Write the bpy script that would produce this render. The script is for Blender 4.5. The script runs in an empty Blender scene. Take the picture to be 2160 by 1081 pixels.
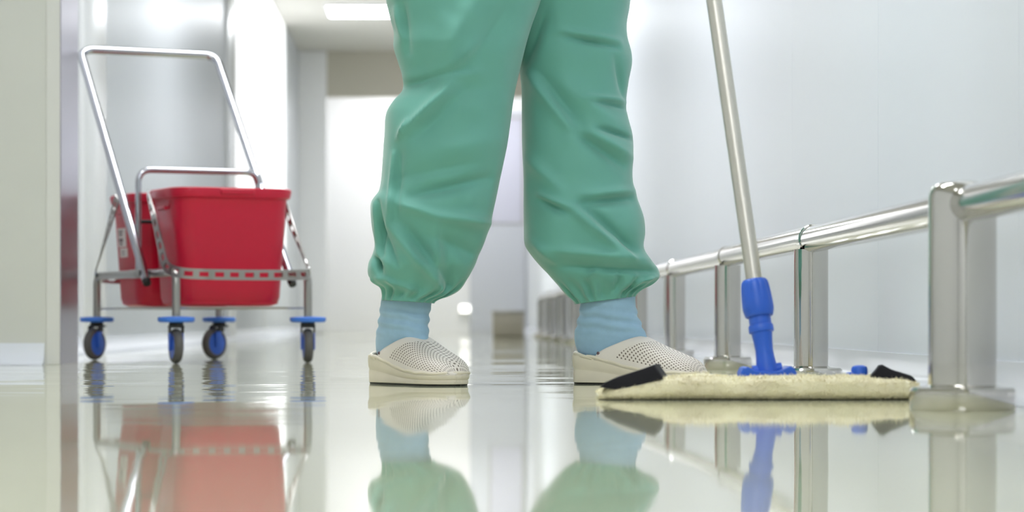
import bpy, math, random
from mathutils import Vector, Matrix, noise
random.seed(7)
sc = bpy.context.scene
COL = sc.collection
PI = math.pi

# ------------------------------------------------------------------ camera
F = 5400.0                 # focal length in pixels of the 2160 px frame
VX, VY, CH = 925.0, 675.0, 0.12      # vanishing point of the corridor, lens height
cam = bpy.data.cameras.new('camera')
cam.sensor_width = 36.0
cam.lens = F * 36.0 / 2160.0
cam.shift_x = (1080 - VX) / 2160.0
cam.shift_y = (VY - 540.5) / 2160.0
cam.clip_start = 0.05
cam.clip_end = 100
cam.dof.use_dof = True
cam.dof.focus_distance = 4.75
cam.dof.aperture_fstop = 5.2
cam_o = bpy.data.objects.new('camera', cam)
cam_o.location = (0, 0, CH)
cam_o.rotation_euler = (PI / 2, 0, 0)
COL.objects.link(cam_o)
sc.camera = cam_o

# ------------------------------------------------------------------ world, exposure
w = bpy.data.worlds.new('world')
w.use_nodes = True
w.node_tree.nodes['Background'].inputs[0].default_value = (0.9, 0.95, 1.0, 1)
w.node_tree.nodes['Background'].inputs[1].default_value = 0.3
sc.world = w
LAMP = 16.0                 # strength of every ceiling luminaire
sc.view_settings.view_transform = 'Standard'
sc.view_settings.look = 'None'
sc.view_settings.gamma = 1.0
sc.view_settings.use_curve_mapping = False
sc.view_settings.exposure = 0.36


# ------------------------------------------------------------------ helpers
def lin(c):
    out = []
    for v in c:
        v = v / 255.0
        out.append(v / 12.92 if v <= 0.04045 else ((v + 0.055) / 1.055) ** 2.4)
    return tuple(out) + (1.0,)


def mat(name, rgb, rough=0.5, metal=0.0, spec=0.5, var=0.0, vscale=8.0, bump=0.0, bscale=40.0,
        bdist=0.001, coat=0.0, sheen=0.0, aniso=None, ior=1.5, trans=0.0):
    m = bpy.data.materials.new(name)
    m.use_nodes = True
    nt = m.node_tree
    b = nt.nodes['Principled BSDF']
    b.inputs['Base Color'].default_value = lin(rgb)
    b.inputs['Roughness'].default_value = rough
    b.inputs['Metallic'].default_value = metal
    b.inputs['Specular IOR Level'].default_value = spec
    b.inputs['IOR'].default_value = ior
    b.inputs['Coat Weight'].default_value = coat
    b.inputs['Sheen Weight'].default_value = sheen
    b.inputs['Transmission Weight'].default_value = trans
    tc = nt.nodes.new('ShaderNodeTexCoord')
    if var > 0:
        n = nt.nodes.new('ShaderNodeTexNoise')
        n.inputs['Scale'].default_value = vscale
        n.inputs['Detail'].default_value = 4
        nt.links.new(tc.outputs['Object'], n.inputs['Vector'])
        r = nt.nodes.new('ShaderNodeValToRGB')
        c = lin(rgb)
        r.color_ramp.elements[0].position = 0.3
        r.color_ramp.elements[1].position = 0.7
        r.color_ramp.elements[0].color = tuple(max(0, v * (1 - var)) for v in c[:3]) + (1,)
        r.color_ramp.elements[1].color = tuple(min(1, v * (1 + var)) for v in c[:3]) + (1,)
        nt.links.new(n.outputs['Fac'], r.inputs['Fac'])
        nt.links.new(r.outputs['Color'], b.inputs['Base Color'])
    if bump > 0:
        n2 = nt.nodes.new('ShaderNodeTexNoise')
        n2.inputs['Scale'].default_value = bscale
        n2.inputs['Detail'].default_value = 3
        if aniso:
            mp = nt.nodes.new('ShaderNodeMapping')
            mp.inputs['Scale'].default_value = aniso
            nt.links.new(tc.outputs['Object'], mp.inputs['Vector'])
            nt.links.new(mp.outputs['Vector'], n2.inputs['Vector'])
        else:
            nt.links.new(tc.outputs['Object'], n2.inputs['Vector'])
        bp = nt.nodes.new('ShaderNodeBump')
        bp.inputs['Strength'].default_value = bump
        bp.inputs['Distance'].default_value = bdist
        nt.links.new(n2.outputs['Fac'], bp.inputs['Height'])
        nt.links.new(bp.outputs['Normal'], b.inputs['Normal'])
    return m


def emit(name, rgb, s):
    m = bpy.data.materials.new(name)
    m.use_nodes = True
    b = m.node_tree.nodes['Principled BSDF']
    b.inputs['Base Color'].default_value = (0.8, 0.8, 0.8, 1)
    b.inputs['Emission Color'].default_value = lin(rgb)
    b.inputs['Emission Strength'].default_value = s
    return m


class MB:
    """collects shapes, links them as one mesh object"""

    def __init__(self):
        self.v, self.f = [], []

    def add(self, vs, fs):
        o = len(self.v)
        self.v += [Vector(p) for p in vs]
        self.f += [tuple(i + o for i in f) for f in fs]
        return self

    def box(self, x0, x1, y0, y1, z0, z1, M=None):
        vs = [Vector((x, y, z)) for z in (z0, z1) for y in (y0, y1) for x in (x0, x1)]
        if M: vs = [M @ p for p in vs]
        return self.add(vs, [(0, 2, 3, 1), (4, 5, 7, 6), (0, 1, 5, 4), (2, 6, 7, 3), (0, 4, 6, 2), (1, 3, 7, 5)])

    def rbox(self, x0, x1, y0, y1, z0, z1, r, n=3, M=None):
        """box with rounded edges on every side"""
        cx, cy, cz = (x0 + x1) / 2, (y0 + y1) / 2, (z0 + z1) / 2
        prof = []
        for k in range(n + 1):
            a = PI / 2 * k / n
            prof.append((r * (1 - math.sin(a)), z0 + r * (1 - math.cos(a))))
        for k in range(n + 1):
            a = PI / 2 * (1 - k / n)
            prof.append((r * (1 - math.sin(a)), z1 - r * (1 - math.cos(a))))
        rings = []
        for ins, z in prof:
            rings.append([Vector((cx, cy, 0)) + Vector((p[0], p[1], z)) for p in
                          rrect((x1 - x0) / 2 - ins, (y1 - y0) / 2 - ins, max(r - ins, 0.0004), n)])
        if M: rings = [[M @ p for p in q] for q in rings]
        return self.loft(rings, True, True)

    def loft(self, rings, cap0=False, cap1=False, closed=True):
        n = len(rings[0])
        o = len(self.v)
        for r in rings: self.v += [Vector(p) for p in r]
        for i in range(len(rings) - 1):
            for j in range(n if closed else n - 1):
                k = (j + 1) % n
                self.f.append((o + i * n + j, o + i * n + k, o + (i + 1) * n + k, o + (i + 1) * n + j))
        if cap0: self.f.append(tuple(o + j for j in reversed(range(n))))
        if cap1: self.f.append(tuple(o + (len(rings) - 1) * n + j for j in range(n)))
        return self

    def tube(self, pts, r, seg=16, caps=True, closed=False):
        pts = [Vector(p) for p in pts]
        n = len(pts)
        rad = r if isinstance(r, (list, tuple)) else [r] * n
        t0 = (pts[1] - pts[0]).normalized()
        up = Vector((0, 0, 1)) if abs(t0.z) < 0.9 else Vector((1, 0, 0))
        nrm = t0.cross(up).normalized()
        rings = []
        for i in range(n):
            a = pts[max(i - 1, 0)] if not closed else pts[(i - 1) % n]
            b = pts[min(i + 1, n - 1)] if not closed else pts[(i + 1) % n]
            t = (b - a).normalized()
            nrm = (nrm - t * nrm.dot(t)).normalized()
            bi = t.cross(nrm)
            rings.append([pts[i] + (nrm * math.cos(2 * PI * k / seg) + bi * math.sin(2 * PI * k / seg)) * rad[i]
                          for k in range(seg)])
        if closed: rings.append(rings[0])
        return self.loft(rings, caps and not closed, caps and not closed)

    def lathe(self, prof, M=None, seg=32, cap0=True, cap1=True):
        """prof: (radius, height) along local z"""
        rings = []
        for r, z in prof:
            q = [Vector((r * math.cos(2 * PI * k / seg), r * math.sin(2 * PI * k / seg), z)) for k in range(seg)]
            rings.append([M @ p for p in q] if M else q)
        return self.loft(rings, cap0, cap1)

    def build(self, name, m, parent=None, smooth=35, mods=None):
        me = bpy.data.meshes.new(name)
        me.from_pydata([tuple(p) for p in self.v], [], self.f)
        me.validate()
        me.materials.append(m)
        if smooth:
            for p in me.polygons: p.use_smooth = True
            if smooth < 180: me.set_sharp_from_angle(angle=math.radians(smooth))
        o = bpy.data.objects.new(name, me)
        COL.objects.link(o)
        if parent: o.parent = parent
        return o


def rrect(hx, hy, r, n=5):
    pts = []
    r = min(r, hx * 0.999, hy * 0.999)
    for cx, cy, a0 in ((hx - r, hy - r, 0), (-hx + r, hy - r, 90), (-hx + r, -hy + r, 180), (hx - r, -hy + r, 270)):
        for k in range(n + 1):
            a = math.radians(a0 + 90 * k / n)
            pts.append((cx + r * math.cos(a), cy + r * math.sin(a)))
    return pts


def fillet(pts, r, n=8):
    """polyline with its inner corners rounded"""
    pts = [Vector(p) for p in pts]
    out = [pts[0]]
    for i in range(1, len(pts) - 1):
        a, b, c = pts[i - 1], pts[i], pts[i + 1]
        u, v = (a - b), (c - b)
        d = min(r, u.length * 0.49, v.length * 0.49)
        p0, p2 = b + u.normalized() * d, b + v.normalized() * d
        for k in range(n + 1):
            t = k / n
            out.append(p0 * (1 - t) ** 2 + b * 2 * t * (1 - t) + p2 * t * t)
    out.append(pts[-1])
    return out


def interp(tab, x):
    """smooth (Catmull) interpolation in a table [(x, v...)] sorted by x"""
    if x <= tab[0][0]: return tab[0][1]
    if x >= tab[-1][0]: return tab[-1][1]
    for i in range(len(tab) - 1):
        if tab[i][0] <= x <= tab[i + 1][0]:
            x0, y0 = tab[i][:2]
            x1, y1 = tab[i + 1][:2]
            h = x1 - x0
            t = (x - x0) / h
            def slope(k):
                if k <= 0 or k >= len(tab) - 1: return 0.0
                return (tab[k + 1][1] - tab[k - 1][1]) / (tab[k + 1][0] - tab[k - 1][0])
            m0, m1 = slope(i) * h, slope(i + 1) * h
            return ((2 * t ** 3 - 3 * t * t + 1) * y0 + (t ** 3 - 2 * t * t + t) * m0
                    + (-2 * t ** 3 + 3 * t * t) * y1 + (t ** 3 - t * t) * m1)


def tag(o, label=None, cat=None, group=None, kind=None):
    if label: o['label'] = label
    if cat: o['category'] = cat
    if group: o['group'] = group
    if kind: o['kind'] = kind
    return o


def empty(name, loc=(0, 0, 0), rz=0.0):
    o = bpy.data.objects.new(name, None)
    o.empty_display_size = 0.05
    o.location = loc
    o.rotation_euler = (0, 0, rz)
    COL.objects.link(o)
    return o


def copy_tree(o, parent=None):
    c = o.copy()
    COL.objects.link(c)
    c.parent = parent
    for ch in [x for x in o.children]: copy_tree(ch, c)
    return c


# ------------------------------------------------------------------ materials
M_wall = mat('white_wall_panel', (225, 229, 237), 0.36, spec=0.3, bump=0.1, bscale=2.0, bdist=0.0001)
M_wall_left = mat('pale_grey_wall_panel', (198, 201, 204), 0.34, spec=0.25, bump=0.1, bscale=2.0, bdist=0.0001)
M_pier = mat('pier_paint', (214, 214, 206), 0.35)
M_white = mat('white_trim', (240, 240, 240), 0.25)
M_beige = mat('beige_bulkhead', (196, 191, 176), 0.5)
M_ceil = mat('ceiling_paint', (212, 210, 204), 0.6)
M_joint = mat('wall_backing', (190, 193, 197), 0.6)
M_cove = mat('white_cove', (236, 239, 246), 0.2)
M_lamp = emit('lamp_diffuser', (246, 250, 255), LAMP)
M_lamp_end = emit('end_lamp_diffuser', (250, 250, 252), LAMP * 0.75)
M_glow = emit('glow_face', (255, 253, 246), 2.5)
M_glass = mat('mauve_glass', (196, 196, 209), 0.12)
M_guard = mat('guard_paint', (222, 221, 215), 0.4)
M_lining = mat('worn_steel_lining', (178, 172, 182), 0.28, 1.0)
M_steel = mat('polished_steel', (205, 202, 196), 0.10, 1.0, bump=0.1, bscale=12, bdist=0.0005)
M_chrome = mat('chrome_tube', (190, 190, 196), 0.13, 1.0)
M_frame = mat('satin_steel', (168, 166, 162), 0.28, 1.0)
M_alu = mat('brushed_aluminium', (212, 208, 198), 0.30, 1.0, bump=0.3, bscale=60, bdist=0.0004, aniso=(40, 40, 1), var=0.05)
M_red = mat('red_bucket_plastic', (196, 14, 52), 0.32, var=0.03, vscale=6)
M_blue = mat('blue_plastic', (44, 98, 208), 0.38, var=0.04, vscale=30)
M_bumper = mat('blue_bumper', (64, 124, 222), 0.45)
M_rubber = mat('grey_tyre', (92, 90, 88), 0.6)
M_dark = mat('black_plastic', (22, 22, 24), 0.4)
M_black = mat('black_cloth', (20, 19, 26), 0.85, bump=0.4, bscale=300)
M_scrub = mat('green_scrub_cloth', (106, 172, 156), 0.62, spec=0.35, var=0.025, vscale=5, sheen=0.45, bump=0.15, bscale=900, bdist=0.0004)
M_sock = mat('light_blue_knit', (158, 194, 220), 0.9, var=0.04, vscale=60, sheen=0.3, bump=0.4, bscale=500, bdist=0.0006)
M_sole = mat('cream_sole', (234, 224, 204), 0.45, var=0.03, vscale=20)
M_mop = mat('cream_cotton_pile', (250, 240, 206), 0.95, var=0.08, vscale=25, sheen=0.3, bump=0.8, bscale=220, bdist=0.003)
M_sticker = mat('white_sticker', (235, 226, 222), 0.5)
M_print = mat('sticker_print', (110, 84, 92), 0.5)
M_doorleaf = mat('door_leaf_paint', (196, 199, 206), 0.4)
M_back = mat('back_wall_paint', (225, 226, 228), 0.5)


def clog_material():
    m = bpy.data.materials.new('perforated_clog')
    m.use_nodes = True
    nt = m.node_tree
    b = nt.nodes['Principled BSDF']
    b.inputs['Roughness'].default_value = 0.42
    uv = nt.nodes.new('ShaderNodeUVMap')
    sep = nt.nodes.new('ShaderNodeSeparateXYZ')
    nt.links.new(uv.outputs['UV'], sep.inputs[0])

    def mth(op, a, bb=None):
        n = nt.nodes.new('ShaderNodeMath')
        n.operation = op
        for i, q in enumerate((a, bb)):
            if q is None: continue
            if isinstance(q, (int, float)): n.inputs[i].default_value = q
            else: nt.links.new(q, n.inputs[i])
        return n.outputs[0]
    # uv are metres on the upper; holes every 5 mm on a diamond lattice
    k = 1 / 0.0082
    a = mth('MULTIPLY', mth('ADD', sep.outputs['X'], sep.outputs['Y']), k)
    c = mth('MULTIPLY', mth('SUBTRACT', sep.outputs['X'], sep.outputs['Y']), k)
    fa = mth('ABSOLUTE', mth('SUBTRACT', mth('FRACT', a), 0.5))
    fc = mth('ABSOLUTE', mth('SUBTRACT', mth('FRACT', c), 0.5))
    d = mth('SQRT', mth('ADD', mth('MULTIPLY', fa, fa), mth('MULTIPLY', fc, fc)))
    hole = mth('LESS_THAN', d, 0.27)
    # perforated field only: forward of the plain collar, above the welt
    col = nt.nodes.new('ShaderNodeVertexColor')
    col.layer_name = 'perforated'
    sepc = nt.nodes.new('ShaderNodeSeparateColor')
    nt.links.new(col.outputs['Color'], sepc.inputs[0])
    hole = mth('MULTIPLY', hole, mth('GREATER_THAN', sepc.outputs[0], 0.5))
    mx = nt.nodes.new('ShaderNodeMix')
    mx.data_type = 'RGBA'
    mx.inputs['A'].default_value = lin((240, 231, 222))
    mx.inputs['B'].default_value = lin((132, 118, 106))
    nt.links.new(hole, mx.inputs['Factor'])
    nt.links.new(mx.outputs['Result'], b.inputs['Base Color'])
    bp = nt.nodes.new('ShaderNodeBump')
    bp.invert = True
    bp.inputs['Strength'].default_value = 0.6
    bp.inputs['Distance'].default_value = 0.001
    nt.links.new(hole, bp.inputs['Height'])
    nt.links.new(bp.outputs['Normal'], b.inputs['Normal'])
    return m


M_clog = clog_material()


def floor_material():
    m = bpy.data.materials.new('glossy_floor_coating')
    m.use_nodes = True
    nt = m.node_tree
    b = nt.nodes['Principled BSDF']
    b.inputs['Roughness'].default_value = 0.035
    b.inputs['IOR'].default_value = 1.45
    tc = nt.nodes.new('ShaderNodeTexCoord')
    n = nt.nodes.new('ShaderNodeTexNoise')
    n.inputs['Scale'].default_value = 1.2
    n.inputs['Detail'].default_value = 3
    nt.links.new(tc.outputs['Object'], n.inputs['Vector'])
    r = nt.nodes.new('ShaderNodeValToRGB')
    r.color_ramp.elements[0].color = lin((190, 190, 160))
    r.color_ramp.elements[1].color = lin((204, 204, 177))
    nt.links.new(n.outputs['Fac'], r.inputs['Fac'])
    nt.links.new(r.outputs['Color'], b.inputs['Base Color'])
    # the self-levelled coating is not quite flat: small tilts of the surface, in two sizes
    geo = nt.nodes.new('ShaderNodeNewGeometry')
    sp = nt.nodes.new('ShaderNodeSeparateXYZ')
    nt.links.new(tc.outputs['Object'], sp.inputs[0])
    mr = nt.nodes.new('ShaderNodeMapRange')      # the stretch around the trolley was levelled less well
    mr.inputs['From Min'].default_value = 3.4
    mr.inputs['From Max'].default_value = 5.0
    mr.inputs['To Min'].default_value = 0.006
    mr.inputs['To Max'].default_value = 0.055
    nt.links.new(sp.outputs['Y'], mr.inputs['Value'])
    last = geo.outputs['Normal']
    for scale, det, amp in (((2.4, 8.5, 1.0), 2.0, mr.outputs['Result']), ((0.5, 1.1, 1.0), 0.0, 0.010)):
        mp = nt.nodes.new('ShaderNodeMapping')
        mp.inputs['Scale'].default_value = scale
        nt.links.new(tc.outputs['Object'], mp.inputs['Vector'])
        nz = nt.nodes.new('ShaderNodeTexNoise')
        nz.inputs['Scale'].default_value = 1.0
        nz.inputs['Detail'].default_value = det
        nt.links.new(mp.outputs['Vector'], nz.inputs['Vector'])
        sb = nt.nodes.new('ShaderNodeVectorMath')
        sb.operation = 'SUBTRACT'
        sb.inputs[1].default_value = (0.5, 0.5, 0.5)
        nt.links.new(nz.outputs['Color'], sb.inputs[0])
        ml = nt.nodes.new('ShaderNodeVectorMath')
        ml.operation = 'SCALE'
        nt.links.new(sb.outputs[0], ml.inputs[0])
        if isinstance(amp, float): ml.inputs['Scale'].default_value = amp
        else: nt.links.new(amp, ml.inputs['Scale'])
        ad = nt.nodes.new('ShaderNodeVectorMath')
        ad.operation = 'ADD'
        nt.links.new(last, ad.inputs[0])
        nt.links.new(ml.outputs[0], ad.inputs[1])
        last = ad.outputs[0]
    nm = nt.nodes.new('ShaderNodeVectorMath')
    nm.operation = 'NORMALIZE'
    nt.links.new(last, nm.inputs[0])
    nt.links.new(nm.outputs[0], b.inputs['Normal'])
    return m


M_floor = floor_material()

# ------------------------------------------------------------------ the corridor
XR, XL, XP = 0.85, -1.25, -1.00      # right wall, left wall, side of the near pier
Y0, YE, YB = -3.0, 23.0, 24.6        # behind the lens, bulkhead, end wall
ZC = 2.50


def struct(name, mb, m, label=None, cat=None, parent=None, smooth=15):
    o = mb.build(name, m, parent, smooth)
    if not parent:
        tag(o, label, cat, kind='structure')
    return o


struct('floor', MB().box(-2.6, XR + 0.12, Y0, YB + 0.1, -0.05, 0.0), M_floor,
       'glossy pale green-beige coated floor with mirror-like reflections', 'floor')
ceil = struct('ceiling', MB().box(-2.6, XR + 0.12, Y0, YB + 0.1, ZC + 0.03, ZC + 0.1), M_ceil,
              'off-white ceiling at the far end of the corridor', 'ceiling')

# right wall: backing with separate panels
wr = struct('wall_right', MB().box(XR + 0.012, XR + 0.12, Y0, YB, 0, ZC + 0.03), M_joint,
            'long white glossy panelled wall behind the steel rail', 'wall')
ys = [4.95 + 1.2 * k for k in range(-7, 17)]
ys = [max(Y0, ys[0])] + ys[1:]
ys[-1] = YB
for a, b in zip(ys, ys[1:]):
    struct('panel', MB().rbox(XR, XR + 0.013, a + 0.0008, b - 0.0008, 0.0, ZC + 0.028, 0.0010, 2), M_wall, parent=wr)

# left wall beyond the pier
wl = struct('wall_left', MB().box(XL - 0.12, XL - 0.012, 7.1, YB, 0, ZC + 0.03), M_joint,
            'pale panelled wall running back behind the mop trolley', 'wall')
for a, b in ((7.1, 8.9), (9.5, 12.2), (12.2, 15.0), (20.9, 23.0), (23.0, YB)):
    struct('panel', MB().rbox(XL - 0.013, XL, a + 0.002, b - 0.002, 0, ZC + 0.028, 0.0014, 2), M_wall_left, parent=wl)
struct('trim_1', MB().rbox(XL - 0.02, XL + 0.018, 8.9, 9.5, 0, ZC + 0.028, 0.006), M_white,
       'wide white vertical trim on the left wall behind the trolley handle', 'trim')
struct('trim_2', MB().rbox(XL - 0.02, XL + 0.018, 15.0, 15.6, 0, ZC + 0.028, 0.006), M_white,
       'white vertical trim far back on the left wall', 'trim')

wn = struct('window_1', MB().box(XL - 0.0115, XL - 0.005, 15.6, 20.9, 0.5, ZC + 0.02), emit('frosted_daylight', (252, 253, 255), 0.85),
            'tall brightly lit frosted glazing far back on the left wall', 'window')
for yy in (15.62, 18.25, 20.88):
    struct('mullion', MB().rbox(XL - 0.03, XL + 0.004, yy - 0.03, yy + 0.03, 0.0, ZC + 0.028, 0.004), M_white, parent=wn)
struct('lower_panel', MB().rbox(XL - 0.013, XL, 15.6, 20.9, 0.0, 0.5, 0.004), M_wall_left, parent=wn)
struct('sill', MB().rbox(XL - 0.012, XL + 0.012, 15.6, 20.9, 0.49, 0.52, 0.004), M_white, parent=wn)

# near pier: painted face towards the lens, polished steel lining on its side
pier = struct('wall_near_left', MB().box(-2.6, XP - 0.002, 6.79, 7.099, 0, ZC + 0.03), M_pier,
              'grey-beige wall end at the left edge beside the trolley', 'wall')
struct('steel_lining', MB().rbox(XP - 0.003, XP, 6.785, 7.1, 0.0, ZC + 0.028, 0.0012, 2), M_lining, parent=pier)
struct('corner_guard', MB().rbox(XP - 0.04, XP - 0.001, 6.787, 6.79, 0.0, ZC + 0.028, 0.0012, 2), M_guard, parent=pier)
struct('wall_near_side', MB().box(-2.7, -2.6, Y0, 6.9, 0, ZC + 0.03), M_back,
       'white side wall of the bay left of the camera', 'wall')
struct('wall_back', MB().box(-2.7, XR + 0.12, Y0 - 0.1, Y0, 0, ZC + 0.03), M_back,
       'white wall closing the corridor behind the camera', 'wall')


def cove(path_a, path_b, nrm, name, label, h=0.058):
    """concave coved skirting between wall and floor"""
    a, b, n = Vector(path_a), Vector(path_b), Vector(nrm)
    prof = [(0.0, h), (0.004, h)]
    for k in range(9):
        t = PI / 2 * k / 8
        prof.append((0.004 + 0.04 * (1 - math.cos(t)), 0.002 + (h - 0.004) * (1 - math.sin(t))))
    prof += [(0.048, 0.0005), (0.0, 0.0005)]
    rings = [[p + n * u + Vector((0, 0, z)) for u, z in prof] for p in (a, b)]
    return struct(name, MB().loft(rings, True, True), M_cove, label, 'skirting')


cove((XR, Y0, 0), (XR, YB, 0), (-1, 0, 0), 'baseboard_right', 'white coved skirting at the foot of the right wall')
cove((XL, 7.1, 0), (XL, YB, 0), (1, 0, 0), 'baseboard_left', 'white coved skirting along the left wall behind the trolley')
cove((-2.6, 6.79, 0), (XP - 0.045, 6.79, 0), (0, -1, 0), 'baseboard_near_left', 'white coved skirting at the foot of the left-hand wall end')

# far end: jamb, bulkhead, end wall with door
struct('trim_3', MB().rbox(XL - 0.01, -1.0, 22.9, 23.1, 0, ZC + 0.028, 0.01), M_white,
       'white jamb at the far end of the left wall', 'trim')
struct('wall_bulkhead', MB().box(-1.0, XR, 22.95, 23.05, 2.12, ZC + 0.03), M_beige,
       'beige bulkhead under the ceiling at the far end', 'wall')
we = struct('wall_end', MB().box(XL - 0.12, XR + 0.12, YB, YB + 0.1, 0, ZC + 0.03), M_white,
            'white wall closing the far end of the corridor', 'wall')
d = struct('door_1', MB().rbox(0.30, 0.84, YB - 0.04, YB - 0.001, 0.002, 2.12, 0.004), M_doorleaf,
           'white far door with tall grey-mauve glass, seen between the legs', 'door')
struct('pane', MB().rbox(0.50, 0.80, YB - 0.046, YB - 0.041, 1.05, 2.05, 0.002), M_glass, parent=d)
struct('window_frame', MB().box(0.485, 0.815, YB - 0.044, YB - 0.0405, 1.035, 2.065), M_frame, parent=d)

# ceiling luminaires
lamp_y = [-1.4, 1.6, 4.6, 7.6, 11.6, 19.78]
names = ['above the camera bay', 'in front of the mop', 'above the person', 'above the mop trolley',
         'next behind the trolley',
         'last one before the bulkhead, seen top centre-left']
for y, s in zip(lamp_y, names):
    e = empty('ceiling_light', (-0.275, y, ZC))
    tag(e, 'white recessed ceiling light panel ' + s, 'ceiling light', 'ceiling light panels along the corridor')
    MB().rbox(-0.6, 0.6, -0.31, 0.31, 0.002, 0.03, 0.004).build('housing', M_white, e)
    MB().rbox(-0.575, 0.575, -0.285, 0.285, -0.006, 0.004, 0.003).build('diffuser', M_lamp, e)
e = empty('ceiling_light', (-0.1, 23.85, ZC))
tag(e, 'white recessed ceiling light panel behind the bulkhead in front of the far door', 'ceiling light', 'ceiling light panels along the corridor')
MB().rbox(-0.6, 0.6, -0.31, 0.31, 0.002, 0.03, 0.004).build('housing', M_white, e)
MB().rbox(-0.575, 0.575, -0.285, 0.285, -0.006, 0.004, 0.003).build('diffuser', M_lamp_end, e)

# ------------------------------------------------------------------ steel rail on posts
XRAIL, ZR, RR, PR = 0.70, 0.272, 0.0245, 0.032
post_y = [3.42 + 1.39 * k for k in range(0, 11)]
rail = empty('guard_rail', (XRAIL, 0, 0))
tag(rail, 'low polished steel guard rail on short posts along the right wall', 'rail')
for k in range(-1, 10):
    ya = post_y[0] + 1.39 * k
    yb = ya + 1.39
    # tubes butt against each other over the posts with a slight lip
    n = 6
    pts = [(0.0, ya + 0.012 + (yb - ya - 0.024) * i / n, ZR + (0.0015 if k % 2 else -0.0015)) for i in range(n + 1)]
    MB().tube(pts, RR, 32).build('rail_tube', M_steel, rail)
for i, y in enumerate(post_y + [post_y[0] - 1.37]):
    r = 0.045 if i == 0 else PR
    head = [(r, ZR + 0.012), (r * 0.97, ZR + 0.019), (r * 0.88, ZR + 0.0265), (r * 0.7, ZR + 0.031), (r * 0.4, ZR + 0.033), (0.001, ZR + 0.0335)] if i == 0 else [(r, ZR - 0.02)]
    MB().lathe([(r, 0.02), (r, 0.06)] + head, Matrix.Translation((0, y, 0)), 40, False, False).build('post', M_steel, rail)
    fr = 0.058 if i else 0.070
    MB().lathe([(fr - 0.001, 0.0), (fr, 0.002), (fr, 0.025), (fr - 0.003, 0.0292), (r + 0.004, 0.031), (r, 0.033)],
               Matrix.Translation((0, y, 0)), 48, True, False).build('flange', M_steel, rail)
    if i == 0: continue
    # sleeve over the joint
    rr = RR + (0.006 if i == 0 else 0.0022)
    hw = 0.045 if i == 0 else 0.022
    MB().tube([(0, y - hw, ZR), (0, y - hw + 0.002, ZR), (0, y, ZR), (0, y + hw - 0.002, ZR), (0, y + hw, ZR)],
              [rr - 0.002, rr, rr, rr, rr - 0.002], 32).build('sleeve', M_steel, rail)

# ------------------------------------------------------------------ mop trolley
CX, CY, CA = -0.691, 7.38, math.atan2(0.16, 0.35)
cart = empty('mop_trolley', (CX, CY, 0), CA)
tag(cart, 'chrome mop trolley on four blue-bumpered castors carrying two red buckets', 'trolley')
HX, HY = 0.1925, 0.3665
for sx in (-1, 1):
    for sy in (-1, 1):
        px, py = sx * HX, sy * HY
        pts = fillet([(px, py, 0.128), (px, py, 0.250), (px, 0.0, 0.250)], 0.035)
        MB().tube(pts, 0.0115, 18).build('leg', M_frame, cart)
for sx in (-1, 1):
    MB().tube([(sx * HX, -0.04, 0.250), (sx * HX, 0, 0.250), (sx * HX, 0.04, 0.250)], 0.0128, 18).build('side_joint', M_frame, cart)
# thin rod tray under the buckets
zt = 0.153
MB().tube(fillet([(0, -HY, zt), (HX, -HY, zt), (HX, HY, zt), (-HX, HY, zt), (-HX, -HY, zt), (-0.001, -HY, zt)], 0.012), 0.0028, 8).build('tray_rim', M_frame, cart)
for y in (-0.26, -0.11, 0.11, 0.26):
    MB().tube([(-HX, y, zt), (0, y, zt), (HX, y, zt)], 0.0028, 8).build('tray_rod', M_frame, cart)
# hoop between the buckets
pts = fillet([(-0.182, 0.0, 0.25), (-0.182, 0.0, 0.549), (0.182, 0.0, 0.549), (0.182, 0.0, 0.25)], 0.04)
MB().tube(pts, 0.009, 16).build('divider_hoop', M_chrome, cart)
MB().tube([(-0.178, 0, 0.40), (0, 0, 0.40), (0.178, 0, 0.40)], 0.006, 10).build('hoop_crossbar', M_dark, cart)
# push handle
hl = 0.217
top = Vector((0, 0.462, 0.935))
foot = Vector((0, -0.18, 0.228))
pts = fillet([(-hl, foot.y, foot.z), (-hl, top.y, top.z), (hl, top.y, top.z), (hl, foot.y, foot.z)], 0.045, 10)
h = MB().tube(pts, 0.0126, 20).build('push_handle', M_chrome, cart)
dirn = (foot - top).normalized()
for s in (-1, 1):
    a = Vector((s * hl, foot.y, foot.z))
    MB().tube([a - dirn * 0.006, a, a + dirn * 0.012], [0.0125, 0.0128, 0.011], 16).build('end_cap', M_dark, h)
    MB().tube([(s * (HX - 0.012), foot.y + 0.02, 0.25), (s * (hl + 0.004), foot.y + 0.02, 0.25), (s * (hl + 0.013), foot.y + 0.02, 0.25)],
              [0.007, 0.007, 0.009], 12).build('pivot_bolt', M_dark, h)


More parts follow.
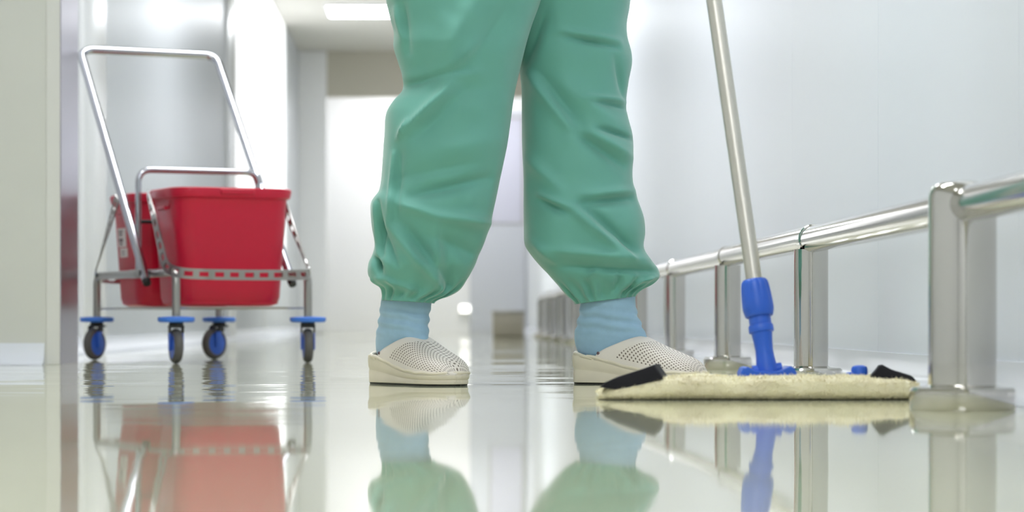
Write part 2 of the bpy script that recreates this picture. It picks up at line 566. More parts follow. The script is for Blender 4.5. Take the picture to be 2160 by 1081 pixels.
def cradle(sgn):
    """slotted steel band that wraps a bucket"""
    raw = [(-0.200, -0.14, 0.475), (-0.204, -0.24, 0.362), (-0.210, -0.325, 0.262), (-0.190, -0.395, 0.246), (-0.125, -0.425, 0.243), (0.0, -0.430, 0.242)]
    raw = raw + [(-p[0], p[1], p[2]) for p in reversed(raw[:-1])]
    pts = fillet(raw, 0.08, 8)
    # resample evenly
    L = [0]
    for a, b in zip(pts, pts[1:]): L.append(L[-1] + (b - a).length)
    step = 0.0085
    n = int(L[-1] / step)
    P = []
    for i in range(n + 1):
        s = L[-1] * i / n
        for k in range(len(L) - 1):
            if L[k] <= s <= L[k + 1] + 1e-9:
                t = (s - L[k]) / max(1e-9, L[k + 1] - L[k])
                P.append(pts[k].lerp(pts[k + 1], t))
                break
    P = [Vector((p.x, p.y * -sgn, p.z)) for p in P]
    mb = MB()
    hgt, th = 0.0145, 0.0018
    fr = []
    for i, p in enumerate(P):
        t = (P[min(i + 1, n)] - P[max(i - 1, 0)]).normalized()
        # band stands on edge: its width runs across the path, its face looks outward
        out = Vector((p.x * 1.0, p.y, 0)) - Vector((0, 0.2 * sgn, 0))
        out = (out - t * out.dot(t)).normalized()
        wid = t.cross(out).normalized()
        if wid.z < 0: wid = -wid
        fr.append((p, out, wid))

    def seg(i0, i1, w0, w1):
        rings = []
        for i in range(i0, i1 + 1):
            p, o_, w_ = fr[i]
            rings.append([p + w_ * w0 - o_ * th, p + w_ * w1 - o_ * th, p + w_ * w1 + o_ * th, p + w_ * w0 + o_ * th])
        mb.loft(rings, True, True)
    seg(0, n, hgt * 0.45, hgt)
    seg(0, n, -hgt, -hgt * 0.45)
    i = 0
    while i < n:
        seg(i, min(i + 2, n), -hgt * 0.46, hgt * 0.46)
        i += 5
    return mb.build('cradle_band', M_frame, cart, 30)


cradle(-1)
cradle(1)


WR = 0.048
for px, py, wa, off in ((-HX, -HY, -6, 0.004), (HX, -HY, -16, 0.004), (-HX, HY, -52, -0.012), (HX, HY, -64, -0.020)):
    R = Matrix.Translation((px, py, 0)) @ Matrix.Rotation(math.radians(wa), 4, 'Z')
    mb = MB()
    mb.lathe([(0.044, 0.1125), (0.049, 0.115), (0.0505, 0.118), (0.0505, 0.124), (0.049, 0.127), (0.02, 0.129)],
             Matrix.Translation((px, py, 0)), 40)
    mb.build('bumper_disc', M_bumper, cart)
    # fork: crown with two cheeks, wheel axle set back by the trail
    W = R @ Matrix.Translation((0, off, WR)) @ Matrix.Rotation(PI / 2, 4, 'Y')
    mb = MB()
    mb.lathe([(0.019, 0.098), (0.021, 0.104), (0.019, 0.1125)], Matrix.Translation((px, py, 0)), 20)
    mb.rbox(-0.0195, 0.0195, -0.018, 0.022, 0.0975, 0.1035, 0.002, 2, R)
    for s in (-1, 1):
        mb.rbox(s * 0.0178 - 0.0016, s * 0.0178 + 0.0016, off * 0.5 - 0.014, off * 0.5 + 0.014, 0.084, 0.1, 0.0014, 2, R)
    fk = mb.build('fork', M_dark, cart)
    for s in (-1, 1):
        MB().rbox(s * 0.0178 - 0.0014, s * 0.0178 + 0.0014, off - 0.012, off + 0.012, WR - 0.012, 0.0845, 0.0012, 2, R).build('wheel_cover', M_blue, cart)
    tw = 0.0125
    wh = MB()
    prof = []
    for k in range(13):
        a = -PI / 2 + PI * k / 12
        prof.append((WR - 0.010 + 0.010 * math.cos(a), tw * math.sin(a)))
    prof = [(0.032, -tw + 0.001)] + prof + [(0.032, tw - 0.001)]
    wh.lathe(prof, W, 40, False, False).build('wheel', M_rubber, cart)
    hb = MB()
    hb.lathe([(0.004, -tw - 0.002), (0.018, -tw - 0.0015), (0.035, -tw + 0.0008), (0.035, tw - 0.0008), (0.018, tw + 0.0015), (0.004, tw + 0.002)], W, 32)
    hb.build('hub', M_blue, cart)


def bucket(name, cy, label):
    o = empty(name, (0, 0, 0))
    Mw = Matrix.Translation((CX, CY, 0)) @ Matrix.Rotation(CA, 4, 'Z') @ Matrix.Translation((0, cy, 0.158))
    o.matrix_world = Mw
    H = 0.328
    tx, ty, bx_, by_ = 0.170, 0.134, 0.150, 0.110
    rings = []
    # outside up
    prof = [(0.0, -0.020), (0.004, -0.010), (0.012, -0.003), (0.024, 0.0)]
    def ring(z, ins, rr):
        t = z / H
        return [Vector((p[0], p[1], z)) for p in rrect(bx_ + (tx - bx_) * t + ins, by_ + (ty - by_) * t + ins, rr, 7)]
    for z, ins in prof: rings.append(ring(z, ins, 0.048 + ins * 0.4))
    for k in range(1, 13):
        z = 0.024 + (H - 0.034 - 0.024) * k / 12
        rings.append(ring(z, 0, 0.048 + 0.012 * z / H))
    # rolled rim
    for z, ins in ((H - 0.030, 0.002), (H - 0.026, 0.0085), (H - 0.008, 0.0105), (H - 0.002, 0.0085), (H, 0.005), (H - 0.001, 0.0005), (H - 0.004, -0.002)):
        rings.append(ring(z, ins, 0.064))
    for k in range(0, 9):
        z = (H - 0.03) - (H - 0.03 - 0.006) * k / 8
        rings.append(ring(z, -0.0035, 0.045 + 0.012 * z / H))
    MB().loft(rings, True, True).build('body', M_red, o)
    # grip lip at both ends of the rim and a spout corner
    for s in (-1, 1):
        MB().rbox(-0.05, 0.05, s * (ty + 0.006) - 0.007, s * (ty + 0.006) + 0.007, H - 0.02, H - 0.003, 0.004).build('grip', M_red, o)
        MB().tube([(s * (tx + 0.001), -0.03, H - 0.055), (s * (tx + 0.001), 0, H - 0.055), (s * (tx + 0.001), 0.03, H - 0.055)], 0.005, 10).build('side_lug', M_red, o)
    tag(o, label, 'bucket', 'red buckets on the trolley')
    return o


b1 = bucket('mop_bucket', -0.182, 'red plastic bucket at the front of the trolley, face fully in view')
b2 = bucket('mop_bucket', 0.190, 'red plastic bucket with white sticker behind the slanting handle tube')
# stickers on the side of the rear bucket: a label with marks and a smaller one below
def side_pt(y, z, d):
    t = z / 0.328
    return Vector((-(0.150 + 0.020 * t) - d, y, z))
for (y0, y1, z0, z1, marks) in ((-0.015, 0.060, 0.175, 0.230, 1), (-0.022, 0.048, 0.145, 0.172, 0)):
    q = MB()
    c = [side_pt(y0, z0, 0.0006), side_pt(y1, z0, 0.0006), side_pt(y1, z1, 0.0006), side_pt(y0, z1, 0.0006)]
    c2 = [p + Vector((-0.0006, 0, 0)) for p in c]
    q.loft([c, c2], True, True)
    st = q.build('sticker', M_sticker, b2, 0)
    if marks:
        marks_l = [(0.012, 0.052, 0.218, 0.223), (0.018, 0.048, 0.209, 0.215), (0.014, 0.050, 0.190, 0.200), (0.022, 0.044, 0.181, 0.187)]
    else:
        marks_l = [(0.000, 0.036, 0.160, 0.163), (0.004, 0.034, 0.152, 0.155)]
    for (a, b, e0, e1) in marks_l:
        q = MB()
        c = [side_pt(a, e0, 0.0013), side_pt(b, e0, 0.0013), side_pt(b, e1, 0.0013), side_pt(a, e1, 0.0013)]
        c2 = [p + Vector((-0.0003, 0, 0)) for p in c]
        q.loft([c, c2], True, True)
        q.build('printed_mark', M_print, st, 0)

# ------------------------------------------------------------------ the person
PP = 1142.0                # pixels per metre where the person stands
person = empty('person', (0.14, 4.76, 0))
tag(person, 'person in baggy green scrub trousers, light blue socks and white clogs', 'person')
PO = Vector((0.14, 4.76, 0))


def wx(px): return (px - VX) / PP
def wz(py): return CH + (VY - py) / PP


# silhouettes of the two trouser legs, (height row, edge) at the scale above
LL = [(-260, 905), (-160, 838), (-80, 815), (0, 815), (40, 824), (70, 831), (100, 830), (130, 838), (160, 847), (180, 850), (196, 846), (215, 829), (240, 815),
      (285, 811), (330, 808), (400, 800), (424, 784), (440, 781), (480, 784), (515, 790), (535, 786), (556, 777), (582, 777), (598, 788), (610, 802), (622, 806), (640, 806)]
LR = [(-260, 1160), (-160, 1150), (-80, 1146), (0, 1140), (50, 1123), (100, 1108), (150, 1095), (200, 1085), (250, 1078), (300, 1070), (350, 1061), (400, 1050),
      (450, 1040), (490, 1028), (540, 1009), (570, 996), (594, 982), (612, 966), (624, 945), (632, 925), (640, 917)]
RL = [(-260, 1020), (-160, 1030), (-80, 1040), (0, 1060), (60, 1080), (100, 1092), (140, 1099), (180, 1103), (300, 1105), (400, 1107), (490, 1108), (515, 1110), (535, 1122), (560, 1142),
      (585, 1166), (605, 1186), (620, 1200), (634, 1213), (640, 1216)]
RRt = [(-260, 1270), (-160, 1330), (-80, 1340), (0, 1336), (40, 1330), (65, 1331), (100, 1339), (125, 1340), (165, 1333), (215, 1328), (240, 1331), (285, 1342), (330, 1341),
       (380, 1341), (420, 1352), (460, 1364), (490, 1366), (520, 1362), (545, 1374), (565, 1391), (582, 1396), (598, 1390), (612, 1376), (624, 1356), (640, 1345)]

# creases: x0,y0,x1,y1, half width, relief in mm (+ ridge towards the lens)
FL = [(852, 186, 985, 158, 11, -7), (860, 172, 1010, 166, 16, 5), (945, 158, 1000, 108, 12, 6), (855, 285, 950, 190, 13, 9), (880, 300, 975, 205, 16, -6),
      (842, 300, 860, 262, 5, 6), (832, 330, 820, 480, 6, 5), (845, 330, 836, 470, 9, -5), (868, 420, 1030, 380, 14, -8), (840, 435, 930, 462, 14, 6), (915, 462, 1045, 476, 15, 8),
      (905, 500, 1020, 545, 18, -6), (830, 490, 930, 610, 12, 8), (850, 475, 950, 600, 13, -7), (918, 480, 924, 612, 14, 7), (945, 520, 950, 620, 16, -5),
      (800, 470, 838, 560, 9, -8), (792, 552, 806, 580, 8, -9), (800, 590, 880, 618, 10, 7), (835, 30, 852, 90, 9, 7), (850, 20, 862, 120, 9, -6),
      (1000, 20, 930, 150, 26, 6), (1060, 40, 1000, 140, 24, -5), (900, 330, 1060, 300, 30, 4), (850, 380, 1000, 350, 16, -4), (1040, 480, 985, 590, 14, 5),
      (799, 428, 808, 540, 6, -8), (789, 430, 796, 535, 5, 4), (790, 546, 801, 562, 6, -10), (783, 590, 802, 606, 6, 6)]
FR = [(1190, 78, 1305, 98, 7, -6), (1180, 66, 1310, 84, 9, 4), (1112, 150, 1215, 290, 16, 7), (1135, 150, 1240, 290, 18, -7), (1208, 280, 1312, 346, 14, -8), (1230, 275, 1335, 330, 15, 6),
      (1262, 272, 1338, 291, 8, -8), (1255, 215, 1325, 224, 8, -5), (1240, 205, 1330, 210, 8, 5), (1300, 120, 1325, 215, 10, -5), (1108, 330, 1180, 400, 16, 5), (1138, 412, 1190, 436, 7, 6), (1140, 424, 1192, 450, 8, -6),
      (1225, 430, 1340, 418, 12, -8), (1235, 414, 1345, 400, 12, 5), (1205, 440, 1310, 535, 11, 8), (1232, 440, 1335, 530, 13, -8), (1290, 500, 1335, 548, 7, 6), (1165, 560, 1385, 572, 12, -9),
      (1150, 530, 1370, 548, 14, 7), (1120, 510, 1175, 560, 12, 6), (1235, 590, 1265, 560, 8, 5), (1280, 622, 1288, 580, 6, 5), (1300, 620, 1308, 575, 6, -6), (1318, 618, 1340, 580, 6, 5), (1340, 606, 1385, 590, 7, 6),
      (1150, 20, 1110, 130, 16, -6), (1185, 180, 1290, 250, 22, 4)]


def crease(folds, x, y):
    s = 0.0
    for x0, y0, x1, y1, wd, amp in folds:
        dx, dy = x1 - x0, y1 - y0
        L2 = dx * dx + dy * dy
        t = ((x - x0) * dx + (y - y0) * dy) / L2
        tc_ = max(0.0, min(1.0, t))
        ex, ey = x - (x0 + dx * tc_), y - (y0 + dy * tc_)
        q = (ex * ex + ey * ey) / (wd * wd)
        if q > 9: continue
        fade = math.sin(PI * (0.12 + 0.76 * tc_)) ** 0.8
        s += 2.2 * amp * fade * math.exp(-q ** 0.8 * 1.3)
    return s * 0.001


def leg(mb, EL, ER, folds, ycen, seed, cuff_shift):
    NS = 120
    rows = []
    y = -255.0
    while y < 640:
        rows.append(y)
        y += 6.0 if y < 0 else (4.0 if y < 560 else 2.2)
    rows.append(640.0)
    rings = []
    for py in rows:
        l, r = interp(EL, py), interp(ER, py)
        cxp, a = (l + r) / 2, (r - l) / 2
        aw = a / PP
        depth = min(aw * 0.92, 0.112)
        if py < -30:            # runs up into the seat
            depth *= 1 - 0.35 * min(1.0, (-30 - py) / 200.0)
        if py > 560:            # gathered towards the ankle
            k = (py - 560) / 80.0
            depth = depth * (1 - k) + 0.052 * k
        ring = []
        for j in range(NS):
            th = 2 * PI * j / NS
            c, s = math.cos(th), math.sin(th)
            e = 0.86
            ux = math.copysign(abs(c) ** e, c)
            uy = math.copysign(abs(s) ** e, s)
            front = max(0.0, -uy)
            px = cxp + a * ux
            sh = 0.0
            if py > 575:        # the hem runs at a slight slant
                sh = cuff_shift(px) * (py - 575) / 65.0
            rel = crease(folds, px, py) * min(1.0, front * 1.6)
            nv = noise.noise(Vector((px * 0.012 + seed, py * 0.010, uy * 2.2))) * 0.006
            nv += noise.noise(Vector((px * 0.030 - seed, py * 0.024, uy * 3.0))) * 0.0022
            k = 1.0
            # elastic gathers at the hem
            if py > 585:
                g = min(1.0, (py - 585) / 25.0) * (1.0 if py < 622 else 1.0 - 0.75 * (py - 622) / 18.0)
                gx = th * 17 + 2.2 * noise.noise(Vector((th * 2.3, seed, 0)))
                rel += g * 0.0075 * math.sin(gx) * (0.7 + 0.6 * noise.noise(Vector((th * 5, py * 0.02, seed)))) * min(1.0, abs(uy) * 1.5 + 0.15)
            wgt = max(0.25, abs(uy))
            pos = Vector((wx(px), ycen(py) + depth * uy, wz(py + sh)))
            nd = Vector((ux * 0.35, uy, 0)).normalized()
            pos += nd * ((rel + nv * wgt))
            ring.append(pos - PO)
        rings.append(ring)
    # turn the hem inwards
    last = rings[-1]
    cen = sum(last, Vector()) / len(last)
    rings.append([cen + (p - cen) * 0.93 + Vector((0, 0, 0.004)) for p in last])
    rings.append([cen + (p - cen) * 0.90 + Vector((0, 0, 0.03)) for p in last])
    mb.loft(rings, True, False)


tr = MB()
leg(tr, LL, LR, FL, lambda y: 4.735 - 0.02 * (640 - y) / 640 + (0.05 * min(1.0, -y / 200.0) if y < 0 else 0.0), 3.1, lambda px: (px - 806) * 0.06 - 6)
leg(tr, RL, RRt, FR, lambda y: 4.775 + 0.055 * min(1, (640 - y) / 640) - (0.05 * min(1.0, -y / 200.0) if y < 0 else 0.0), 8.7, lambda px: 2 - (px - 1216) * 0.13)
# seat and waist above the frame
rings = []
for z, hx, hy, cx in ((0.755, 0.11, 0.085, 0.135), (0.79, 0.192, 0.112, 0.135), (0.85, 0.212, 0.126, 0.137), (0.92, 0.20, 0.122, 0.138), (1.0, 0.165, 0.105, 0.138), (1.04, 0.163, 0.104, 0.138), (1.045, 0.150, 0.095, 0.138)):
    rings.append([Vector((cx + hx * math.cos(2 * PI * k / 64), 4.765 + hy * math.sin(2 * PI * k / 64) + 0.002 * math.sin(k * 1.9), z)) - PO for k in range(64)])
tr.loft(rings, True, True)
tro = tr.build('scrub_trousers', M_scrub, person, 180)

# ------ clogs and socks, in shoe space: x from heel to toe, length 0.255
CLN = 0.255
HWT = [(0.0, 0.012), (0.02, 0.024), (0.06, 0.031), (0.2, 0.0375), (0.4, 0.040), (0.6, 0.0455), (0.76, 0.0475), (0.88, 0.043), (0.95, 0.032), (0.985, 0.019), (1.0, 0.006)]
STZ = [(0.0, 0.053), (0.12, 0.050), (0.25, 0.044), (0.4, 0.034), (0.55, 0.026), (0.75, 0.021), (1.0, 0.020)]
HTT = [(0.0, 0.046), (0.3, 0.056), (0.44, 0.062), (0.53, 0.0625), (0.62, 0.0555), (0.72, 0.046), (0.82, 0.037), (0.92, 0.026), (0.97, 0.015), (1.0, 0.003)]


def outline(n=40):
    xs = [0.5 - 0.5 * math.cos(PI * i / n) for i in range(n + 1)]
    up = [(x, interp(HWT, x)) for x in xs]
    return [(x * CLN, h_) for x, h_ in up] + [(x * CLN, -h_) for x, h_ in reversed(up)]


def make_clog(hx, hy, ang, lean):
    c = empty('clog', (hx - PO.x, hy - PO.y, 0), ang)
    c.parent = person
    ol = outline()
    cenx = CLN * 0.5

    def rg(k, zf, z0=None):
        return [Vector((cenx + (x - cenx) * (1 + (k - 1) * 0.35), yy * k, zf(x))) for x, yy in ol]
    so = MB()
    so.loft([rg(0.95, lambda x: 0.0), rg(0.965, lambda x: 0.003)], True, False)
    so.build('outsole', M_dark, c)
    so = MB()
    st = lambda x: interp(STZ, x / CLN)
    so.loft([rg(0.965, lambda x: 0.003), rg(0.985, lambda x: 0.004), rg(0.99, lambda x: 0.45 * st(x)), rg(0.975, lambda x: 0.5 * st(x)), rg(0.975, lambda x: 0.54 * st(x)),
             rg(1.01, lambda x: 0.62 * st(x)), rg(1.03, lambda x: 0.8 * st(x)), rg(1.03, lambda x: st(x) - 0.001), rg(1.01, lambda x: st(x) + 0.0015), rg(0.96, lambda x: st(x) + 0.001)], False, False)
    # heel lip and footbed
    so.loft([rg(0.96, lambda x: st(x) + 0.001), rg(0.90, lambda x: st(x) - 0.001), rg(0.5, lambda x: st(x) - 0.003)], False, True)
    so.build('sole', M_sole, c)
    # heel rim: a raised edge around the back
    pts = []
    for i in range(25):
        a = -1 + 2 * i / 24
        x = CLN * (0.18 * abs(a) ** 1.6 + 0.004)
        hw = interp(HWT, x / CLN) * 1.0
        pts.append((x, math.copysign(min(hw, abs(a) * 0.05), a), st(x) + 0.004 * (1 - abs(a) ** 2)))
    MB().tube(pts, [0.0035 * (0.5 + 0.5 * math.sin(PI * i / 24)) + 0.001 for i in range(25)], 10).build('heel_rim', M_sole, c)
    # upper
    NU, NT = 44, 48
    vs, fs, uvs, per = [], [], [], []
    for i in range(NU + 1):
        u = i / NU
        for j in range(NT + 1):
            th = PI * j / NT
            sn, cs = math.sin(th), math.cos(th)
            xr = 0.20 + 0.33 * sn ** 1.3
            uu = u ** 1.25
            x = 1.0 + (xr - 1.0) * uu
            hw = interp(HWT, x) * 1.005
            H_ = interp(HTT, x)
            e = 0.62
            yy = hw * math.copysign(abs(cs) ** e, cs)
            zz = interp(STZ, x) - 0.001 + H_ * abs(sn) ** 0.75
            vs.append((x * CLN, yy, zz))
            uvs.append((x * CLN, (th - PI / 2) * 0.05))
            per.append(1.0 if (x < 0.985 and u < 0.86 and 0.05 < th / PI < 0.95 and x > 0.30) else 0.0)
    for i in range(NU):
        for j in range(NT):
            a = i * (NT + 1) + j
            fs.append((a, a + 1, a + NT + 2, a + NT + 1))
    me = bpy.data.meshes.new('upper')
    me.from_pydata(vs, [], fs)
    lay = me.uv_layers.new(name='UVMap')
    ca = me.color_attributes.new('perforated', 'FLOAT_COLOR', 'POINT')
    for k, v in enumerate(per): ca.data[k].color = (v, v, v, 1)
    for lp in me.loops: lay.data[lp.index].uv = uvs[lp.vertex_index]
    for p in me.polygons: p.use_smooth = True
    me.materials.append(M_clog)
    uo = bpy.data.objects.new('upper', me)
    COL.objects.link(uo)
    uo.parent = c
    sm = uo.modifiers.new('thick', 'SOLIDIFY')
    sm.thickness = 0.0028
    sm.offset = 0
    # welt where the upper meets the sole
    pts = []
    for s in (1, -1):
        seq = [0.14 + 0.86 * i / 26 for i in range(27)]
        if s < 0: seq = list(reversed(seq))[1:]
        for x in seq:
            pts.append((min(x, 0.998) * CLN, s * interp(HWT, x) * 1.0, interp(STZ, x) + 0.003 + 0.0008 * math.sin(x * 40)))
    MB().tube(pts, 0.0034, 8).build('welt', M_sole, c)
    for s in (1, -1):
        x = 0.235
        MB().lathe([(0.0001, 0.0022), (0.0022, 0.0015), (0.003, 0.0)], Matrix.Translation((x * CLN, s * (interp(HWT, x) + 0.0012), 0.058)) @ Matrix.Rotation(-s * PI / 2, 4, 'X'), 12).build('rivet', M_print, c)
    # sock worn inside
    tab = [(0.215, 0.016, 0.120, 0.046), (0.165, 0.016, 0.120, 0.045), (0.15, 0.015, 0.120, 0.0445), (0.135, 0.012, 0.123, 0.043), (0.12, 0.008, 0.128, 0.040), (0.105, 0.003, 0.135, 0.037), (0.09, 0.000, 0.141, 0.034),
           (0.08, 0.000, 0.146, 0.0325), (0.07, 0.002, 0.152, 0.0315), (0.062, 0.005, 0.160, 0.031), (0.055, 0.009, 0.165, 0.030), (0.050, 0.014, 0.165, 0.027)]
    tz = sorted(tab)
    rings = []
    NZ, NK = 70, 48
    for i in range(NZ + 1):
        z = 0.215 + (0.050 - 0.215) * i / NZ
        b0 = interp([(t[0], t[1]) for t in tz], z)
        b1_ = interp([(t[0], t[2]) for t in tz], z)
        hw = interp([(t[0], t[3]) for t in tz], z)
        ring = []
        for k in range(NK):
            th = 2 * PI * k / NK
            cx_ = (b0 + b1_) / 2 + 0
            x = cx_ + (b1_ - b0) / 2 * math.cos(th)
            # the sole part narrows at the toe
            yy = hw * math.sin(th)
            # knit wrinkles around the ankle
            wr = 0.0
            if 0.085 < z < 0.15:
                g = math.sin(PI * (z - 0.085) / 0.065)
                ph = z * 300 + 3.0 * math.cos(th - 0.4) + 1.5 * noise.noise(Vector((math.cos(th) * 2, math.sin(th) * 2, hx * 9)))
                wr = 0.0019 * g * (math.sin(ph) - 0.6 * abs(math.sin(ph * 0.5)))
            nrm = Vector((math.cos(th), math.sin(th), 0))
            ring.append(Vector((x + lean * max(0.0, z - 0.06), yy, z)) + nrm * wr)
        rings.append(ring)
    return c, MB().loft(rings, True, True), Vector((hx, hy, 0)), ang


for hx, hy, ang, ln_ in (((797 - VX) / 1125.0, 4.83, math.radians(-54), 0.26), ((1215 - VX) / 1130.0, 4.80, math.radians(-24), -0.03)):
    c, sk, hp, a = make_clog(hx, hy, ang, ln_)
    s = sk.build('sock', M_sock, person, 180)
    s.location = (hp.x - PO.x, hp.y - PO.y, 0)
    s.rotation_euler = (0, 0, a)

# ------------------------------------------------------------------ the mop
MY = 3.875
MP = 1400.0
def mx(px): return (px - VX) / MP
def mz(py): return CH + (VY - py) / MP
mop = empty('mop', (mx(1615), MY, 0))
MO = Vector((mx(1615), MY, 0))
tag(mop, 'flat mop with cream pad, blue joint and aluminium pole', 'mop')
x0, x1 = mx(1262) - MO.x, mx(1942) - MO.x
NL, NC = 170, 44
rings = []
TOPZ = [(0.0, 0.010), (0.02, 0.017), (0.08, 0.022), (0.16, 0.030), (0.25, 0.035), (0.5, 0.0355), (0.8, 0.035), (0.93, 0.032), (0.98, 0.026), (1.0, 0.014)]
HYT = [(0.0, 0.035), (0.02, 0.052), (0.07, 0.064), (0.2, 0.068), (0.8, 0.068), (0.93, 0.064), (0.98, 0.052), (1.0, 0.03)]
def pad_pt(t, th):
    x = x0 + (x1 - x0) * t
    hz, hy = interp(TOPZ, t) / 2, interp(HYT, t)
    c, s = math.cos(th), math.sin(th)
    e = 0.55
    yy = hy * math.copysign(abs(c) ** e, c)
    zz = hz + hz * math.copysign(abs(s) ** e, s)
    n1 = noise.noise(Vector((x * 22, yy * 22, zz * 40))) * 0.0035
    n2 = noise.noise(Vector((x * 75, yy * 75, zz * 90))) * 0.0016
    q = n1 + n2
    zz = max(0.0006, zz + q * (s if s > 0 else 0.2 * s))
    return Vector((x, yy + q * c, zz))
for i in range(NL + 1):
    rings.append([pad_pt(i / NL, 2 * PI * k / NC) for k in range(NC)])
pad = MB().loft(rings, True, True).build('mop_pad', M_mop, mop, 180)
# cotton pile standing off the pad
fb = MB()
rnd = random.Random(3)
for i in range(15000):
    t, th = rnd.random(), rnd.uniform(-0.35 * PI, 1.35 * PI)
    p = pad_pt(t, th)
    nrm = Vector((0, math.cos(th), math.sin(th)))
    if t < 0.04: nrm += Vector((-0.8, 0, 0))
    if t > 0.96: nrm += Vector((0.8, 0, 0))
    dvec = (nrm.normalized() + Vector((rnd.uniform(-1, 1), rnd.uniform(-1, 1), rnd.uniform(-1.0, 0.3))) * 0.8).normalized()
    ln = rnd.uniform(0.002, 0.006)
    sd = Vector((rnd.uniform(-1, 1), rnd.uniform(-1, 1), rnd.uniform(-1, 1))).cross(dvec).normalized() * 0.0007
    tip = p + dvec * ln
    tip.z = max(0.0006, tip.z)
    fb.add([p - sd - dvec * 0.001, p + sd - dvec * 0.001, tip], [(0, 1, 2)])
f = fb.build('cotton_pile', M_mop, mop, 0)
tag(f, kind='stuff')


def sheet(name, quad_rows, m, th=0.0022, parent=mop):
    """thin cloth panel through a grid of points"""
    nr, nc = len(quad_rows), len(quad_rows[0])
    mb = MB()
    vs = [Vector(p) for r in quad_rows for p in r]
    fs = [(i * nc + j, i * nc + j + 1, (i + 1) * nc + j + 1, (i + 1) * nc + j) for i in range(nr - 1) for j in range(nc - 1)]
    mb.add(vs, fs)
    o = mb.build(name, m, parent, 60)
    md = o.modifiers.new('thick', 'SOLIDIFY')
    md.thickness = th
    md.offset = 1
    return o


def X(px): return mx(px) - MO.x
# pocket flaps: a strap of black cloth buckled up over each end of the pad
for poly, hy_ in (([(1274, 0.0200), (1312, 0.0165), (1350, 0.0225), (1405, 0.0335), (1398, 0.0410), (1387, 0.0525), (1378, 0.0505), (1350, 0.0435), (1310, 0.0345), (1286, 0.0270)], 0.060),
                  ([(1836, 0.030), (1885, 0.030), (1934, 0.0300), (1928, 0.0345), (1905, 0.0395), (1884, 0.0445), (1866, 0.0515), (1858, 0.0505), (1850, 0.0430), (1841, 0.0360)], 0.046)):
    q = MB()
    rg_ = []
    for yy in (-1.0, -0.97, -0.6, 0.0, 0.6, 0.97, 1.0):
        sc_ = 0.94 if abs(yy) == 1.0 else 1.0
        rg_.append([Vector((X(px) + yy * hy_ * 0.15, yy * hy_, z * sc_ + 0.0012 * noise.noise(Vector((px * 0.03, yy * 3, 0))))) for px, z in poly])
    q.loft(rg_, True, True).build('pocket_flap', M_black, mop, 40)
# flat blue frame over the pad with its clip
fr = MB()
fr.rbox(X(1420), X(1838), -0.035, 0.035, 0.026, 0.0335, 0.002)
fo = fr.build('frame_plate', M_blue, mop)
q = MB()
q.lathe([(0.0125, 0.0), (0.0125, 0.009), (0.011, 0.0125), (0.006, 0.0145)], Matrix.Translation((X(1817), 0.0, 0.0365)), 24)
q.rbox(X(1790), X(1822), -0.008, 0.008, 0.0335, 0.0405, 0.002)
q.build('release_clip', M_blue, fo)
# swivel foot: base with two upturned ears
q = MB()
prof = [(1562, 0.034), (1562, 0.040), (1567, 0.0475), (1575, 0.0495), (1584, 0.0465), (1592, 0.0435), (1605, 0.0425), (1634, 0.0425), (1648, 0.0445), (1657, 0.0480), (1667, 0.0505), (1675, 0.0465), (1679, 0.040), (1679, 0.034)]
rings = [[Vector((X(px), yy, z)) for px, z in prof] for yy in (-0.026, 0.026)]
q.loft(rings, True, True)
ft = q.build('swivel_foot', M_blue, mop, 30)
bm_ = ft.modifiers.new('bevel', 'BEVEL')
bm_.width = 0.002
bm_.segments = 3
# socket and pole share one leaning axis
base = Vector((X(1621), 0.0, mz(780)))
tipd = Vector((X(1527) - X(1621), 0.10, mz(0) - mz(780))).normalized()
ref = Vector((0, -1, 0))
ax_x = (Vector((1, 0, 0)) - tipd * tipd.x).normalized()
ax_y = tipd.cross(ax_x)
AX = Matrix(((ax_x.x, ax_y.x, tipd.x, base.x), (ax_x.y, ax_y.y, tipd.y, base.y), (ax_x.z, ax_y.z, tipd.z, base.z), (0, 0, 0, 1)))
q = MB()
q.lathe([(0.0165, -0.006), (0.0160, 0.002), (0.0140, 0.018), (0.0135, 0.030), (0.0145, 0.044), (0.0162, 0.0565), (0.0188, 0.0575), (0.0192, 0.060), (0.0190, 0.0665), (0.0180, 0.0685), (0.0168, 0.0690), (0.0168, 0.090)], AX, 40)
jo = q.build('joint_neck', M_blue, mop)
q = MB()
q.tube([AX @ Vector((-0.022, 0, -0.001)), AX @ Vector((0, 0, -0.001)), AX @ Vector((0.022, 0, -0.001))], 0.009, 18).build('hinge_pin', M_blue, jo)
q = MB()
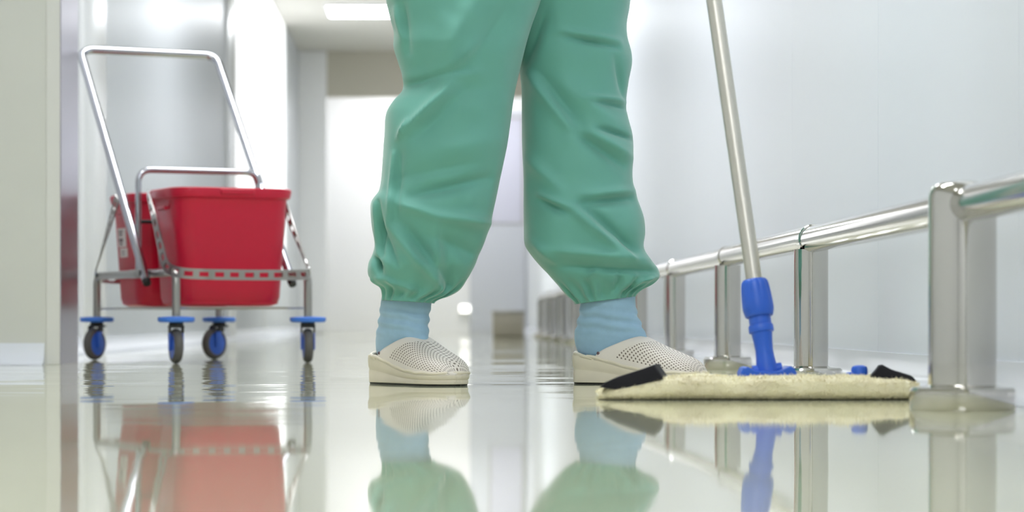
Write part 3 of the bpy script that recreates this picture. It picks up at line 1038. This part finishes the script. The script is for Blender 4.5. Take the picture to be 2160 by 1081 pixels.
NSG = 64
prof = [(0.0165, 0.0830), (0.0200, 0.0815), (0.0212, 0.0825), (0.0222, 0.0860), (0.0236, 0.0920), (0.0238, 0.0960), (0.0234, 0.106), (0.0228, 0.116), (0.0221, 0.124), (0.0212, 0.131), (0.0200, 0.1355), (0.0172, 0.1390), (0.0125, 0.1395)]
rings = []
for i, (r, z) in enumerate(prof):
    rr_ = []
    for k in range(NSG):
        th = 2 * PI * k / NSG
        gr = 0.0
        if z > 0.098: gr = -0.0016 * max(0, math.cos(th * 9)) ** 6 * min(1, (z - 0.098) / 0.02)
        rr_.append(AX @ Vector(((r + gr) * math.cos(th), (r + gr) * math.sin(th), z)))
    rings.append(rr_)
q.loft(rings, True, True)
q.build('locking_collar', M_blue, mop, 50)
q = MB()
q.lathe([(0.0122, 0.09), (0.0122, 0.3), (0.0122, 0.6), (0.0122, 0.9), (0.0122, 1.30)], AX, 32)
po = q.build('pole', M_alu, mop)
q = MB()
q.lathe([(0.0128, 1.15), (0.0135, 1.155), (0.0135, 1.30), (0.012, 1.315), (0.006, 1.32)], AX, 28)
q.build('grip', M_blue, po)

# ------------------------------------------------------------------ far things
FYb = 18.0
e = empty('floor_box', ((1072 - VX) / 300, FYb, 0))
tag(e, 'small brownish steel box on the floor far down the corridor, between the clogs', 'box')
M_brown = mat('dull_brown_steel', (168, 162, 148), 0.4, 0.2)
MB().rbox(-0.11, 0.11, -0.1, 0.1, 0.0, 0.165, 0.012).build('body', M_brown, e)
MB().rbox(-0.118, 0.118, -0.108, 0.108, 0.160, 0.185, 0.008).build('lid', M_frame, e)
e = empty('glow_block', ((996 - VX) / 220, YB - 0.001, 0.18))  # bright spot of unknown nature, built as a small glowing block
tag(e, 'small bright glowing block low on the far end wall left of the floor box', 'light')
MB().rbox(-0.13, 0.13, -0.03, 0.0, 0.0, 0.09, 0.006).build('housing', M_white, e)
MB().rbox(-0.115, 0.115, -0.036, -0.029, 0.012, 0.078, 0.003).build('diffuser', M_glow, e)
